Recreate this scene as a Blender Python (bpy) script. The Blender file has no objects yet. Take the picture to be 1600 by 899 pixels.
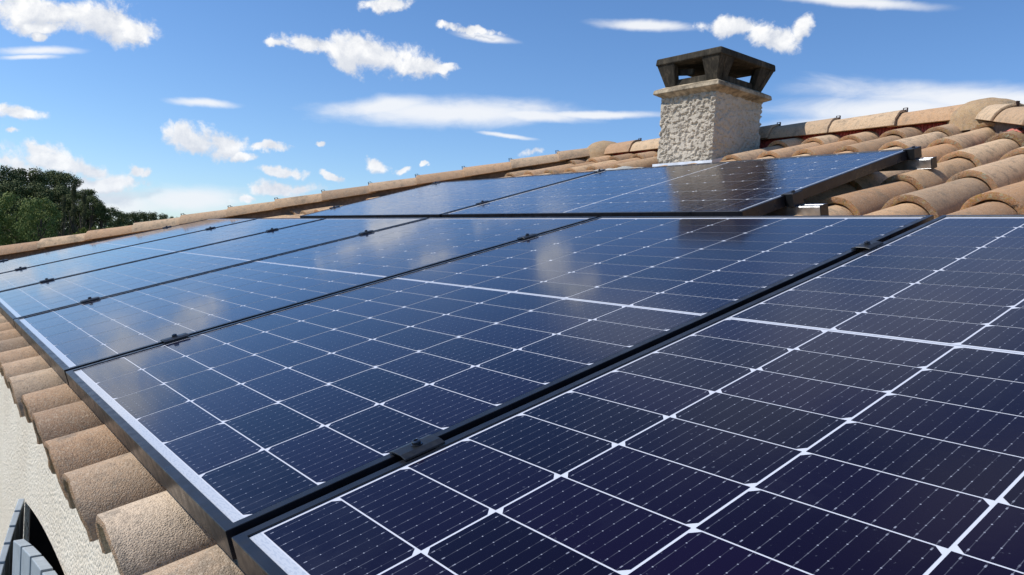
import bpy, math, random
from mathutils import Vector, Matrix, noise as mnoise
random.seed(7)
R_ = math.radians
S = bpy.context.scene
C = S.collection
# ------------------------------------------------------------ camera
CAM = Vector((0.8305, -0.2801, 0.3219))
RIGHT = Vector((0.61358814, 0.78704351, 0.0638131))
DOWN = Vector((0.06914769, 0.0269476, -0.99724241))
FWD = Vector((-0.78659277, 0.61630864, -0.03788751))
FPX = 1198.5
cd = bpy.data.cameras.new('camera'); cam = bpy.data.objects.new('camera', cd); C.objects.link(cam)
mw = Matrix.Identity(4)
for i in range(3):
    mw[i][0] = RIGHT[i]; mw[i][1] = -DOWN[i]; mw[i][2] = -FWD[i]; mw[i][3] = CAM[i]
cam.matrix_world = mw
cd.sensor_width = 36; cd.lens = FPX/1600*36; cd.clip_start = 0.02; cd.clip_end = 6000
S.camera = cam
def dirpx(x, y):                       # viewing direction of a photo pixel (1600 x 899)
    return (FWD + RIGHT*((x-800)/FPX) + DOWN*((y-449.5)/FPX)).normalized()
def azel(x, y):
    d = dirpx(x, y); return math.atan2(d.x, d.y), math.asin(d.z)
# ------------------------------------------------------------ sky, sun, exposure
SUN_EL, SUN_LEFT = 48, 33              # sun behind the camera, 33 deg to the left of straight down the roof
SUN_DIR = Vector((-math.sin(R_(SUN_LEFT))*math.cos(R_(SUN_EL)), -math.cos(R_(SUN_LEFT))*math.cos(R_(SUN_EL)), math.sin(R_(SUN_EL))))
S.view_settings.view_transform = 'Standard'; S.view_settings.look = 'None'
S.view_settings.exposure = 0.12; S.view_settings.gamma = 1
S.render.engine = 'CYCLES'
W = bpy.data.worlds.new('World'); S.world = W; W.use_nodes = True
nt = W.node_tree; nt.nodes.clear()

class NB:                              # tiny node helper
    def __init__(s, nt): s.nt = nt
    def n(s, t, **k):
        x = s.nt.nodes.new(t)
        for a, b in k.items(): setattr(x, a, b)
        return x
    def L(s, a, b): s.nt.links.new(a, b)
    def put(s, sock, v):
        if isinstance(v, bpy.types.NodeSocket): s.L(v, sock)
        elif v is not None: sock.default_value = v
    def m(s, op, a, b=None, c=None, clamp=False):
        x = s.n('ShaderNodeMath', operation=op, use_clamp=clamp)
        s.put(x.inputs[0], a); s.put(x.inputs[1], b); s.put(x.inputs[2], c)
        return x.outputs[0]
    def vm(s, op, a, b=None, sc=None):
        x = s.n('ShaderNodeVectorMath', operation=op)
        s.put(x.inputs[0], a); s.put(x.inputs[1], b)
        if sc is not None: s.put(x.inputs['Scale'], sc)
        return x.outputs['Value'] if op in ('LENGTH', 'DOT_PRODUCT', 'DISTANCE') else x.outputs[0]
    def noise(s, vec, scale, detail=4, rough=.5, dist=0, out=0):
        x = s.n('ShaderNodeTexNoise'); s.put(x.inputs['Vector'], vec)
        x.inputs['Scale'].default_value = scale; x.inputs['Detail'].default_value = detail
        x.inputs['Roughness'].default_value = rough; x.inputs['Distortion'].default_value = dist
        return x.outputs[out]
    def ss(s, v, a, b, lo=0., hi=1.):
        x = s.n('ShaderNodeMapRange', interpolation_type='SMOOTHSTEP'); s.put(x.inputs[0], v)
        x.inputs[1].default_value = a; x.inputs[2].default_value = b
        x.inputs[3].default_value = lo; x.inputs[4].default_value = hi
        return x.outputs[0]
    def mix(s, f, a, b, mode='MIX'):
        x = s.n('ShaderNodeMix', data_type='RGBA', blend_type=mode)
        s.put(x.inputs[0], f); s.put(x.inputs[6], a if not isinstance(a, tuple) else (*a[:3], 1)); s.put(x.inputs[7], b if not isinstance(b, tuple) else (*b[:3], 1))
        return x.outputs[2]
    def ramp(s, v, stops):
        x = s.n('ShaderNodeValToRGB'); s.put(x.inputs[0], v); e = x.color_ramp.elements
        while len(e) < len(stops): e.new(.5)
        for q, (p, c) in zip(e, stops): q.position = p; q.color = (*c, 1)
        return x.outputs[0]

b = NB(nt)
sky = b.n('ShaderNodeTexSky', sky_type='NISHITA'); sky.sun_disc = False
sky.sun_elevation = R_(SUN_EL); sky.sun_rotation = R_(180+SUN_LEFT)
sky.altitude = 100; sky.air_density = 1.0; sky.dust_density = 0.1; sky.ozone_density = 4.0
tc = b.n('ShaderNodeTexCoord'); D = tc.outputs['Generated']
sx = b.n('ShaderNodeSeparateXYZ'); b.L(D, sx.inputs[0])
AZ = b.m('ARCTAN2', sx.outputs[0], sx.outputs[1]); EL = b.m('ARCSINE', sx.outputs[2])
cx = b.n('ShaderNodeCombineXYZ'); b.L(AZ, cx.inputs[0]); b.L(EL, cx.inputs[1])
warp = b.vm('MULTIPLY', b.vm('SUBTRACT', b.noise(D, 13, 5, .6, 0, 1), (.5, .5, .5)), (.075, .045, 0))
AEW = b.vm('ADD', cx.outputs[0], warp); AES = b.vm('ADD', cx.outputs[0], b.vm('SCALE', warp, None, .22))
def cloud_field(lst, AE):                  # each cloud: photo x, y, half width, half height, extra tilt in degrees
    out = None
    for (x, y, hw, hh, rot) in lst:
        a0, e0 = azel(x, y); a1, e1 = azel(x+8, y); a2, e2 = azel(x, y-8)
        ang = math.atan2(e1-e0, a1-a0)
        rx = math.hypot(a1-a0, e1-e0)/8*hw; ry = math.hypot(a2-a0, e2-e0)/8*hh
        mp = b.n('ShaderNodeMapping', vector_type='TEXTURE'); b.L(AE, mp.inputs[0])
        mp.inputs[1].default_value = (a0, e0, 0); mp.inputs[2].default_value = (0, 0, ang+R_(rot)); mp.inputs[3].default_value = (rx, ry, 1)
        l = b.vm('LENGTH', mp.outputs[0])
        out = l if out is None else b.m('MINIMUM', out, l)
    return b.m('SUBTRACT', 1.0, out)
CUM = [(60,12,150,36,-6),(150,34,85,34,-10),(200,44,50,20,-8),(480,66,85,22,-8),(570,84,110,34,-12),(640,106,60,18,-10),(690,114,26,10,0),(425,62,30,12,0),
       (602,6,48,14,0),(1150,40,55,20,0),(1200,56,50,24,-10),(1248,40,26,20,30),(740,52,50,8,-8),
       (30,180,48,16,-12),(60,236,50,12,-15),(310,222,48,24,-8),(355,226,50,26,-8),(385,245,30,8,0),(425,232,34,9,-5),(455,268,40,10,-6),(450,292,64,13,0),
       (80,250,90,24,-10),(30,262,80,30,0),(150,268,60,18,-20),(180,290,70,24,0),(232,272,20,12,0),(430,298,60,16,0),(380,314,26,8,0),(583,256,24,13,0),(625,261,12,8,0),
       (522,276,14,7,-30),(502,224,12,5,0),(835,242,30,9,0),(665,258,9,5,0),(12,212,14,8,0),(35,22,40,30,0),(68,57,16,10,0),
       (-60,-60,190,60,0),(60,40,60,18,0),(790,-70,52,55,10),(835,-130,45,30,0),(-60,210,60,26,0),(340,1180,4,4,0)]
WSP = [(700,176,250,30,0),(600,168,130,22,4),(830,180,120,14,-4),(320,161,75,10,-4),(1560,160,430,34,-4),(1450,178,300,26,0),(1400,172,260,34,2),(1300,196,140,20,0),(1040,238,140,12,0),(1010,40,110,12,-3),
       (1330,4,170,12,-4),(60,80,85,10,0),(45,90,60,6,0),(150,320,160,36,0),(300,310,120,30,0),(100,300,150,30,0),(790,212,55,5,-8),(760,60,60,9,-8),(930,180,150,9,0),(900,270,140,10,0)]
VEIL = [(1250,-420,620,260,0),(900,-240,200,120,20),(1900,-150,300,240,0),(1500,-900,500,260,0)]
n_big = b.noise(D, 9, 3, .5); n_fine = b.noise(D, 26, 10, .62, .25)
strD = b.vm('MULTIPLY', D, (1, 1, 3.2))
n_str = b.noise(strD, 11, 7, .6, .6)
nsum = b.m('ADD', b.m('MULTIPLY', b.m('SUBTRACT', n_fine, .5), 2.3), b.m('MULTIPLY', b.m('SUBTRACT', n_big, .5), .9))
cf = cloud_field(CUM, AEW)
n_micro = b.noise(D, 90, 6, .65, .4)
cumM = b.ss(b.m('ADD', b.m('ADD', b.m('MULTIPLY', cf, 1.25), nsum), b.m('MULTIPLY', b.m('SUBTRACT', n_micro, .5), .9)), .0, .72)
cf_up = cloud_field(CUM, b.vm('ADD', AEW, (-.004, .011, 0)))
under = b.ss(b.m('SUBTRACT', cf, cf_up), -.42, .12, 0, 1)
wspM = b.m('MULTIPLY', b.ss(b.m('ADD', cloud_field(WSP, AES), b.m('MULTIPLY', b.m('SUBTRACT', n_str, .5), .8)), .0, .8), .88)
veilM = b.m('MULTIPLY', b.ss(b.m('ADD', cloud_field(VEIL, AEW), b.m('MULTIPLY', b.m('SUBTRACT', n_big, .5), 1.0)), 0., .9), .36)
off = b.vm('ADD', D, tuple(SUN_DIR*0.012 + Vector((0, 0, .006))))
n_off = b.noise(off, 26, 10, .62, .25)
emb = b.m('ADD', b.m('MULTIPLY', b.m('SUBTRACT', n_fine, n_off), 2.6), .62, clamp=True)
thick = b.ss(b.noise(D, 14, 3, .5), .42, .66)
shade = b.m('MULTIPLY', b.m('MULTIPLY', emb, b.m('SUBTRACT', 1.0, b.m('MULTIPLY', thick, .22))), b.m('ADD', .40, b.m('MULTIPLY', under, .68)), clamp=True)
shade = b.mix(b.ss(cf, -.5, -.15), (.85, .85, .85), shade)
ccol = b.mix(shade, (.60, .65, .75), (1.03, 1.03, 1.03))
ccol = b.mix(b.ss(EL, .0, .25), b.mix(.35, ccol, (.70, .78, .90)), ccol)
bg1 = b.n('ShaderNodeBackground'); bg2 = b.n('ShaderNodeBackground')
skyc = b.mix(1.0, sky.outputs[0], b.mix(b.ss(EL, .0, .45), (.81, .94, 1.12), (.69, .90, 1.11)), 'MULTIPLY')
b.L(skyc, bg1.inputs[0]); bg1.inputs[1].default_value = .122
b.L(ccol, bg2.inputs[0]); bg2.inputs[1].default_value = .93
M1 = b.m('MAXIMUM', cumM, b.m('MAXIMUM', wspM, veilM))
ms = b.n('ShaderNodeMixShader'); b.L(M1, ms.inputs[0]); b.L(bg1.outputs[0], ms.inputs[1]); b.L(bg2.outputs[0], ms.inputs[2])
wo = b.n('ShaderNodeOutputWorld'); b.L(ms.outputs[0], wo.inputs[0])
W.cycles.sampling_method = 'MANUAL'; W.cycles.sample_map_resolution = 1024
sd = bpy.data.lights.new('sun', 'SUN'); sd.energy = 4.3; sd.angle = R_(.53); sd.color = (1, .96, .90)
sun = bpy.data.objects.new('sun', sd); C.objects.link(sun); sun.rotation_euler = SUN_DIR.to_track_quat('Z', 'Y').to_euler()
sun.location = (-3, -6, 8)

# ------------------------------------------------------------ materials
def mat(name):
    m = bpy.data.materials.new(name); m.use_nodes = True; t = m.node_tree
    p = t.nodes['Principled BSDF']; return m, NB(t), p
def bump(b, p, h, strength, dist):
    x = b.n('ShaderNodeBump'); x.inputs['Strength'].default_value = strength; x.inputs['Distance'].default_value = dist
    b.put(x.inputs['Height'], h); b.L(x.outputs[0], p.inputs['Normal'])
def objco(b): return b.n('ShaderNodeTexCoord').outputs['Object']
def geo(b): return b.n('ShaderNodeNewGeometry').outputs['Position']

def m_tile(name, pale, mid, dark, lichen=.0):
    m, b, p = mat(name); P = geo(b)
    a = b.n('ShaderNodeAttribute', attribute_name='tint'); sp = b.n('ShaderNodeSeparateColor'); b.L(a.outputs['Color'], sp.inputs[0])
    big = b.noise(P, 11, 6, .7); med = b.noise(P, 30, 7, .72); fine = b.noise(P, 380, 4, .75)
    f = b.m('ADD', b.m('MULTIPLY', sp.outputs[0], .62), b.m('MULTIPLY', big, .42))
    c = b.ramp(f, [(.25, dark), (.5, mid), (.78, pale)])  # darkest to palest clay, picked by per-tile tint and noise
    c = b.mix(b.ss(med, .48, .68, 0, .7), c, (.19, .17, .14))                  # grey weathering film
    c = b.mix(b.m('MULTIPLY', sp.outputs[1], .42), c, (.44, .235, .115))         # redder tiles
    c = b.mix(b.m('MULTIPLY', b.ss(fine, .52, .70), .62), c, (.085, .065, .05))  # dark grains
    c = b.mix(b.m('MULTIPLY', b.ss(b.noise(P, 260, 3, .6), .6, .72), .35), c, (.62, .50, .36))
    blk = b.ss(b.noise(P, 5.5, 6, .7), .52, .68, 0, .72); c = b.mix(blk, c, (.15, .13, .105))
    c = b.mix(sp.outputs[2], c, b.mix(1.0, c, (1.20, 1.0, .76), 'MULTIPLY'))
    if lichen:
        l = b.noise(P, 95, 4, .7)
        c = b.mix(b.m('MULTIPLY', b.ss(l, .50, .60), lichen), c, b.ramp(b.noise(P, 33, 2, .5), [(.36, (.06, .045, .03)), (.5, (.40, .24, .045)), (.64, (.36, .38, .26))]))
    p.inputs['Roughness'].default_value = .92; p.inputs['Specular IOR Level'].default_value = .2
    g = b.n('ShaderNodeTexVoronoi'); g.inputs['Scale'].default_value = 400; b.L(P, g.inputs[0])
    c = b.mix(b.m('MULTIPLY', b.ss(b.m('DIVIDE', g.outputs['Distance'], 1.0), .55, .12), .0), c, c)
    gs = b.n('ShaderNodeSeparateColor'); b.L(g.outputs['Color'], gs.inputs[0])
    c = b.mix(b.ss(gs.outputs[0], .2, .9, .0, .45), c, b.mix(gs.outputs[1], (.10, .075, .055), (.60, .50, .38))); b.L(c, p.inputs['Base Color'])
    bump(b, p, b.m('ADD', b.m('MULTIPLY', b.ss(g.outputs['Distance'], .1, .7), -.9), b.m('MULTIPLY', gs.outputs[2], .35)), .6, .0012)
    return m
TILE = m_tile('clay_tile', (.66, .53, .39), (.52, .385, .265), (.31, .235, .17))
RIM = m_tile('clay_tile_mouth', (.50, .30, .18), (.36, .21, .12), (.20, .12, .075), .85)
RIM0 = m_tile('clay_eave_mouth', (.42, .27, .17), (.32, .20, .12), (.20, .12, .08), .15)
RIDGE = m_tile('ridge_clay', (.58, .46, .33), (.48, .36, .25), (.35, .25, .17))
DOME = m_tile('dome_clay', (.46, .35, .21), (.40, .29, .18), (.32, .23, .15), .35)

def m_plaster(name, c0, c1, sc, strength, dist, rough=.95):
    m, b, p = mat(name); P = geo(b)
    v = b.n('ShaderNodeTexVoronoi', feature='SMOOTH_F1'); v.inputs['Scale'].default_value = sc; b.L(b.vm('ADD', P, b.vm('SCALE', b.noise(P, sc*.8, 3, .5, 0, 1), None, .012)), v.inputs[0])
    n1 = b.noise(P, sc*.5, 4, .6); g = b.n('ShaderNodeTexVoronoi'); g.inputs['Scale'].default_value = sc; b.L(b.vm('MULTIPLY', P, (1, 1, .62)), g.inputs[0])
    gs = b.n('ShaderNodeSeparateColor'); b.L(g.outputs['Color'], gs.inputs[0])
    c = b.mix(b.ss(b.noise(P, 3.5, 4, .6), .3, .7), c0, c1)
    c = b.mix(b.ss(gs.outputs[0], .55, 1., 0, .35), c, tuple(q*.7 for q in c0))
    c = b.mix(b.ss(n1, .52, .30, 0, .25), c, tuple(q*.7 for q in c0))
    b.L(c, p.inputs['Base Color']); p.inputs['Roughness'].default_value = rough; p.inputs['Specular IOR Level'].default_value = .15
    bump(b, p, b.m('ADD', b.m('ADD', b.m('MULTIPLY', gs.outputs[1], .8), b.m('MULTIPLY', g.outputs['Distance'], -1.0)), b.m('MULTIPLY', n1, 1.2)), strength, dist)
    return m
WALL = m_plaster('wall_render', (.74, .65, .52), (.82, .74, .61), 190, .7, .005)
CHIM = m_plaster('roughcast', (.46, .405, .325), (.55, .48, .385), 160, .4, .003)
MORTAR = m_plaster('mortar', (.38, .38, .35), (.52, .51, .47), 60, .7, .006)

def m_simple(name, col, rough=.5, metal=0, nsc=None, namt=.25, bst=0, bd=.001, spec=.5):
    m, b, p = mat(name); P = geo(b)
    if nsc:
        c = b.mix(b.ss(b.noise(P, nsc, 5, .6), .3, .75), tuple(q*(1-namt) for q in col), tuple(min(1, q*(1+namt)) for q in col)); b.L(c, p.inputs['Base Color'])
        r = b.ss(b.noise(P, nsc*2.3, 4, .6), .2, .8, max(0, rough-.12), min(1, rough+.12)); b.L(r, p.inputs['Roughness'])
        if bst: bump(b, p, b.noise(P, nsc*3, 4, .6), bst, bd)
    else:
        p.inputs['Base Color'].default_value = (*col, 1); p.inputs['Roughness'].default_value = rough
    p.inputs['Metallic'].default_value = metal; p.inputs['Specular IOR Level'].default_value = spec
    return m
def m_cowl():
    m, b, p = mat('weathered_concrete'); P = geo(b)
    st = b.noise(b.vm('MULTIPLY', P, (1, 1, .18)), 45, 5, .65)
    c = b.ramp(b.m('ADD', b.m('MULTIPLY', st, .6), b.m('MULTIPLY', b.noise(P, 11, 4, .6), .4)), [(.36, (.028, .024, .018)), (.52, (.055, .047, .035)), (.70, (.15, .12, .085))])
    b.L(c, p.inputs['Base Color']); p.inputs['Roughness'].default_value = .95; p.inputs['Specular IOR Level'].default_value = .15
    bump(b, p, b.noise(P, 120, 5, .65), .7, .004); return m
COWL = m_cowl()
SLAB = m_simple('slab_concrete', (.36, .29, .20), .9, 0, 18, .55, .6, .004, .2)
FRAME = m_simple('black_anodised', (.013, .014, .018), .34, .0, 20, .3, spec=.22)
FP = FRAME.node_tree.nodes['Principled BSDF']; FP.inputs['Coat Weight'].default_value = .18; FP.inputs['Coat Roughness'].default_value = .22
ALU = m_simple('mill_aluminium', (.50, .51, .52), .42, 1, 30, .2)
CLAMP = m_simple('clamp_black', (.030, .032, .036), .38, .6, 60, .2)
STEEL = m_simple('bolt_steel', (.10, .10, .11), .25, .9)
ZINC = m_simple('zinc_flashing', (.60, .61, .63), .5, .25, 14, .15, .2, .002)
RUST = m_simple('rusty_clip', (.06, .03, .022), .7, .3, 80, .3)
REDC = m_simple('red_closure', (.42, .08, .065), .8, 0, 60, .4)
SALMON = m_simple('salmon_flap', (.60, .20, .15), .7, 0, 60, .2)
DARK = m_simple('dark_void', (.012, .012, .012), .9)
SHUT = m_simple('shutter_paint', (.30, .34, .37), .55, 0, 25, .10, .15, .001)
DECK = m_simple('roof_underlay', (.055, .04, .03), .95)
WOOD_SHADE = m_simple('dark_wood_recess_shade', (.03, .022, .018), .6, 0, 20, .3)  # frame wood, and painted recess shade on the jamb linings
WGLASS = m_simple('window_glass', (.01, .012, .014), .06)

def common(b, p, O, fin):             # the glass over cells and backsheet; fin 0 = matt eave row, 1 = rippled clear upper row
    p.inputs['Coat Weight'].default_value = 1; p.inputs['Coat IOR'].default_value = (1.155, 1.27)[fin]
    lo, hi = ((.050, .105), (.018, .035))[fin]
    L_ = p.inputs['Coat Roughness']; b.L(b.ss(b.noise(O, 2.3, 5, .6), .3, .75, lo, hi), L_)
    x = b.n('ShaderNodeBump'); x.inputs['Strength'].default_value = (.12, .55)[fin]; x.inputs['Distance'].default_value = (.0006, .0016)[fin]
    h = b.noise(b.vm('MULTIPLY', O, ((1, 1, 1), (1.0, .25, 1))[fin]), (55, 95)[fin], 2, .5)
    b.L(h, x.inputs['Height']); b.L(x.outputs[0], p.inputs['Coat Normal'])
def dirt(b, O, c):                    # thin dust: run marks, film near the lower frame edge, specks
    s_ = b.n('ShaderNodeSeparateXYZ'); b.L(O, s_.inputs[0])
    oi = b.n('ShaderNodeObjectInfo').outputs['Random']; sh = b.n('ShaderNodeCombineXYZ'); b.L(b.m('MULTIPLY', oi, 37), sh.inputs[0]); b.L(b.m('MULTIPLY', oi, 91), sh.inputs[1])
    Q = b.vm('ADD', O, sh.outputs[0])
    film = b.m('MULTIPLY', b.ss(s_.outputs[1], .16, .0), b.ss(b.noise(Q, 16, 5, .65), .35, .7))
    runs = b.ss(b.noise(b.vm('MULTIPLY', Q, (1, .12, 1)), 30, 4, .6), .60, .80)
    spots = b.ss(b.noise(Q, 170, 2, .5), .70, .76)
    smear = b.ss(b.noise(b.vm('MULTIPLY', Q, (1, 1.8, 1)), 2.6, 5, .6, .8), .64, .80)
    f = b.m('ADD', b.m('ADD', b.m('MULTIPLY', film, .022), b.m('MULTIPLY', runs, .010)), b.m('ADD', b.m('MULTIPLY', spots, .10), b.m('MULTIPLY', smear, .040)))
    return b.mix(f, c, (.42, .46, .55))
def m_cells(fin):
    m, b, p = mat('solar_cells'); uv = b.n('ShaderNodeUVMap', uv_map='cell').outputs[0]
    s_ = b.n('ShaderNodeSeparateXYZ'); b.L(uv, s_.inputs[0]); u, v = s_.outputs[0], s_.outputs[1]
    O = objco(b)
    ub = b.m('ABSOLUTE', b.m('SUBTRACT', b.m('FRACT', b.m('MULTIPLY', u, 10)), .5))
    glint = b.ss(b.noise(O, 38, 2, .5), .40, .64, .25, 1)
    wire = b.m('MULTIPLY', b.ss(ub, .032, .010), glint)
    du = b.m('MULTIPLY', ub, .0182); dv = b.m('MULTIPLY', b.m('ABSOLUTE', b.m('SUBTRACT', b.m('FRACT', b.m('MULTIPLY', v, 6)), .5)), .0152)
    dot = b.m('MULTIPLY', b.ss(b.m('SQRT', b.m('ADD', b.m('POWER', du, 2), b.m('POWER', dv, 2))), .00105, .0005), b.ss(b.noise(O, 75, 1, .5), .35, .6, .35, 1))
    ve = b.m('MINIMUM', v, b.m('SUBTRACT', 1., v))
    pad = b.m('MULTIPLY', b.m('MULTIPLY', b.ss(ub, .055, .030), b.m('MULTIPLY', b.ss(ve, .045, .055), b.ss(ve, .095, .08))), b.ss(b.noise(O, 60, 1, .5), .35, .6, .4, 1))
    silver = b.m('MAXIMUM', b.m('MULTIPLY', wire, .19), b.m('MAXIMUM', b.m('MULTIPLY', dot, .62), b.m('MULTIPLY', pad, .46)))
    ca = b.n('ShaderNodeAttribute', attribute_name='cellvar'); cv = ca.outputs['Fac']
    base = b.mix(cv, (.0034, .0018, .0085), (.0062, .0027, .0150))
    c = b.mix(silver, dirt(b, O, base), (.50, .53, .62))
    b.L(c, p.inputs['Base Color'])
    p.inputs['Roughness'].default_value = .22; p.inputs['Specular IOR Level'].default_value = .09; p.inputs['Specular Tint'].default_value = (.12, .26, 1, 1)
    common(b, p, O, fin); return m
def m_back(fin):
    m, b, p = mat('white_backsheet'); O = objco(b)
    b.L(dirt(b, O, ((.54, .56, .62, 1), (.82, .84, .88, 1))[fin]), p.inputs['Base Color']); p.inputs['Roughness'].default_value = .8; p.inputs['Specular IOR Level'].default_value = 0; common(b, p, O, fin); return m
def m_band(fin):
    m, b, p = mat('backsheet_margin'); O = objco(b); s_ = b.n('ShaderNodeSeparateXYZ'); b.L(O, s_.inputs[0])
    r = b.n('ShaderNodeTexNoise', noise_dimensions='2D')
    cxy = b.n('ShaderNodeCombineXYZ'); b.L(b.m('MULTIPLY', s_.outputs[0], 130), cxy.inputs[0]); b.L(b.m('MULTIPLY', s_.outputs[1], 480), cxy.inputs[1])
    b.L(cxy.outputs[0], r.inputs['Vector']); r.inputs['Scale'].default_value = 1; r.inputs['Detail'].default_value = 0
    k = b.ss(r.outputs[0], .50, .70, 0, .28)
    b.L(b.mix(k, (.44, .47, .52), (.20, .25, .34)), p.inputs['Base Color']); p.inputs['Roughness'].default_value = .8; p.inputs['Specular IOR Level'].default_value = 0; common(b, p, O, fin); return m
GLASS = [(m_cells(f), m_back(f), m_band(f)) for f in (0, 1)]

# ------------------------------------------------------------ mesh helpers
class MB:
    def __init__(s): s.v = []; s.f = []; s.mi = []; s.t = []; s.sm = []
    def add(s, vs, fs, mi=0, tint=(0, 0, 0), smooth=False):
        o = len(s.v); s.v += [tuple(q) for q in vs]; s.t += [tint]*len(vs)
        for f in fs: s.f.append(tuple(o+i for i in f)); s.mi.append(mi); s.sm.append(smooth)
    def box(s, lo, hi, M=None, mi=0, tint=(.5, .5, .5)):
        vs = [Vector((x, y, z)) for x in (lo[0], hi[0]) for y in (lo[1], hi[1]) for z in (lo[2], hi[2])]
        if M is not None: vs = [M @ q for q in vs]
        s.add(vs, [(0, 1, 3, 2), (4, 6, 7, 5), (0, 4, 5, 1), (2, 3, 7, 6), (0, 2, 6, 4), (1, 5, 7, 3)], mi, tint)
    def hexa(s, bot, top, mi=0, tint=(.5, .5, .5)):     # two quads, same winding
        s.add(list(bot)+list(top), [(3, 2, 1, 0), (4, 5, 6, 7), (0, 1, 5, 4), (1, 2, 6, 5), (2, 3, 7, 6), (3, 0, 4, 7)], mi, tint)
    def build(s, name, mats, parent=None, bevel=0, seg=2):
        me = bpy.data.meshes.new(name); me.from_pydata(s.v, [], s.f); me.update()
        for m_ in (mats if isinstance(mats, (list, tuple)) else [mats]): me.materials.append(m_)
        me.polygons.foreach_set('material_index', s.mi); me.polygons.foreach_set('use_smooth', s.sm)
        a = me.color_attributes.new('tint', 'FLOAT_COLOR', 'POINT')
        a.data.foreach_set('color', [c for t in s.t for c in (*t, 1)])
        o = bpy.data.objects.new(name, me); C.objects.link(o)
        if parent: o.parent = parent
        if bevel:
            bm = o.modifiers.new('bevel', 'BEVEL'); bm.width = bevel; bm.segments = seg; bm.limit_method = 'ANGLE'
        return o
def empty(name, M, label, cat, group=None):
    o = bpy.data.objects.new(name, None); C.objects.link(o); o.matrix_world = M; o.empty_display_size = .1
    o['label'] = label; o['category'] = cat
    if group: o['group'] = group
    return o
TH = R_(16.5); RF = Matrix.Rotation(TH, 4, 'X')      # roof frame: x right (towards the camera side), y up the slope, z off the roof
def rw(s, t, n): return RF @ Vector((-s, t, n))      # s runs away along the eave

# ------------------------------------------------------------ ground and hill
GZ = -3.0
def terrain():
    mb = MB(); N = 60; vs = []
    xs = [-2500, -1200, -600, -300] + [-200+i*8 for i in range(45)] + [250, 500, 1200, 2500]
    ys = [-2500, -1000, -300, -100] + [-60+i*8 for i in range(32)] + [300, 500, 1000, 2500]
    for y in ys:
        for x in xs:
            h = 5.2*math.exp(-(((x+100)/28)**2+((y-3)/15)**2)) + .25*mnoise.noise(Vector((x/18, y/18, 0)))
            r = math.hypot(x+2, y-4)
            vs.append((x, y, GZ + h*min(1, max(0, (r-14)/20))))
    n = len(xs); fs = [(j*n+i, j*n+i+1, (j+1)*n+i+1, (j+1)*n+i) for j in range(len(ys)-1) for i in range(n-1)]
    mb.add(vs, fs, 0, (0, 0, 0), True)
    m, b, p = mat('dry_grass_ground'); P = geo(b)
    c = b.ramp(b.noise(P, .25, 8, .65), [(.3, (.05, .07, .02)), (.5, (.09, .10, .035)), (.7, (.20, .17, .09))])
    b.L(b.mix(b.ss(b.noise(P, 9, 5, .7), .4, .7, 0, .5), c, (.035, .045, .015)), p.inputs['Base Color']); p.inputs['Roughness'].default_value = 1
    bump(b, p, b.noise(P, 12, 6, .7), 1, .08)
    o = mb.build('ground', m); o['kind'] = 'structure'
terrain()
def gz(x, y):
    h = 5.2*math.exp(-(((x+100)/28)**2+((y-3)/15)**2)) + .25*mnoise.noise(Vector((x/18, y/18, 0)))
    r = math.hypot(x+2, y-4); return GZ + h*min(1, max(0, (r-14)/20))

# ------------------------------------------------------------ house
house = empty('house', Matrix.Translation((-2.4, 4.1, GZ)), 'cream roughcast house with a hipped roof of weathered clay barrel tiles', 'house')
HI = house.matrix_world.inverted()
def sub(o, par):                       # parent keeping world placement (everything is modelled in world space)
    o.parent = par; o.matrix_parent_inverse = par.matrix_world.inverted(); return o
RT = 4.5                               # slope length to ridge
S0, S1, HK = 0.93, 3.88, 0.74          # ridge ends along the eave axis, hip slant
YR = 4.30; DEP = 8.6
def hipL(t): return S1 + HK*(RT-t)
def hipR(t): return S0 - HK*(RT-t)

def arc_tile(mb, A, Bp, up, r0, r1, th, a0=6, a1=174, segs=12, ls=4, tint=(.5, .5, .5), rim=1, wob=.0016):
    """half-pipe from mouth A to tail B; axis ends, radii, wall thickness"""
    ax = (Bp-A).normalized(); side = ax.cross(up).normalized(); u2 = side.cross(ax).normalized()
    outer = []; inner = []; ph = random.random()*50
    for j in range(ls+1):
        f = j/ls; c = A.lerp(Bp, f); r = r0+(r1-r0)*f
        ro = []; ri = []
        for i in range(segs+1):
            a = R_(a0+(a1-a0)*i/segs); d = side*math.cos(a)+u2*math.sin(a)
            w = mnoise.noise(Vector((ph+i*.45, f*3, ph)))*wob*(1.5 if j == 0 else 1)
            e = ax*(mnoise.noise(Vector((i*.6, ph, 3)))*.004 if j == 0 else 0)
            ro.append(c+d*(r+w)+e); ri.append(c+d*(r+w-th)+e)
        outer.append(ro); inner.append(ri)
    n = segs+1; vo = [p for r in outer for p in r]; vi = [p for r in inner for p in r]; K = len(vo)
    f_o = [(j*n+i, j*n+i+1, (j+1)*n+i+1, (j+1)*n+i) for j in range(ls) for i in range(segs)]
    f_i = [(K+j*n+i, K+(j+1)*n+i, K+(j+1)*n+i+1, K+j*n+i+1) for j in range(ls) for i in range(segs)]
    mb.add(vo+vi, f_o, 0, tint, True)
    o = len(mb.v)-2*K
    for f in f_i: mb.f.append(tuple(o+q for q in f)); mb.mi.append(0); mb.sm.append(True)
    # mouth rim with its own vertices (crisp edge, slightly rounded lip)
    rv = outer[0]+[((x+y)*.5 - ax*.0035) for x, y in zip(outer[0], inner[0])]+inner[0]
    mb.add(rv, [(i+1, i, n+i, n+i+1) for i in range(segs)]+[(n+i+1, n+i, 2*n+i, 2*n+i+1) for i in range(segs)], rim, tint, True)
    for i in (0, segs):                # long side edges
        q = [outer[j][i] for j in range(ls+1)]+[inner[j][i] for j in range(ls+1)]
        mb.add(q, [(j, j+1, ls+2+j, ls+1+j) for j in range(ls)], 0, tint)

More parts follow.
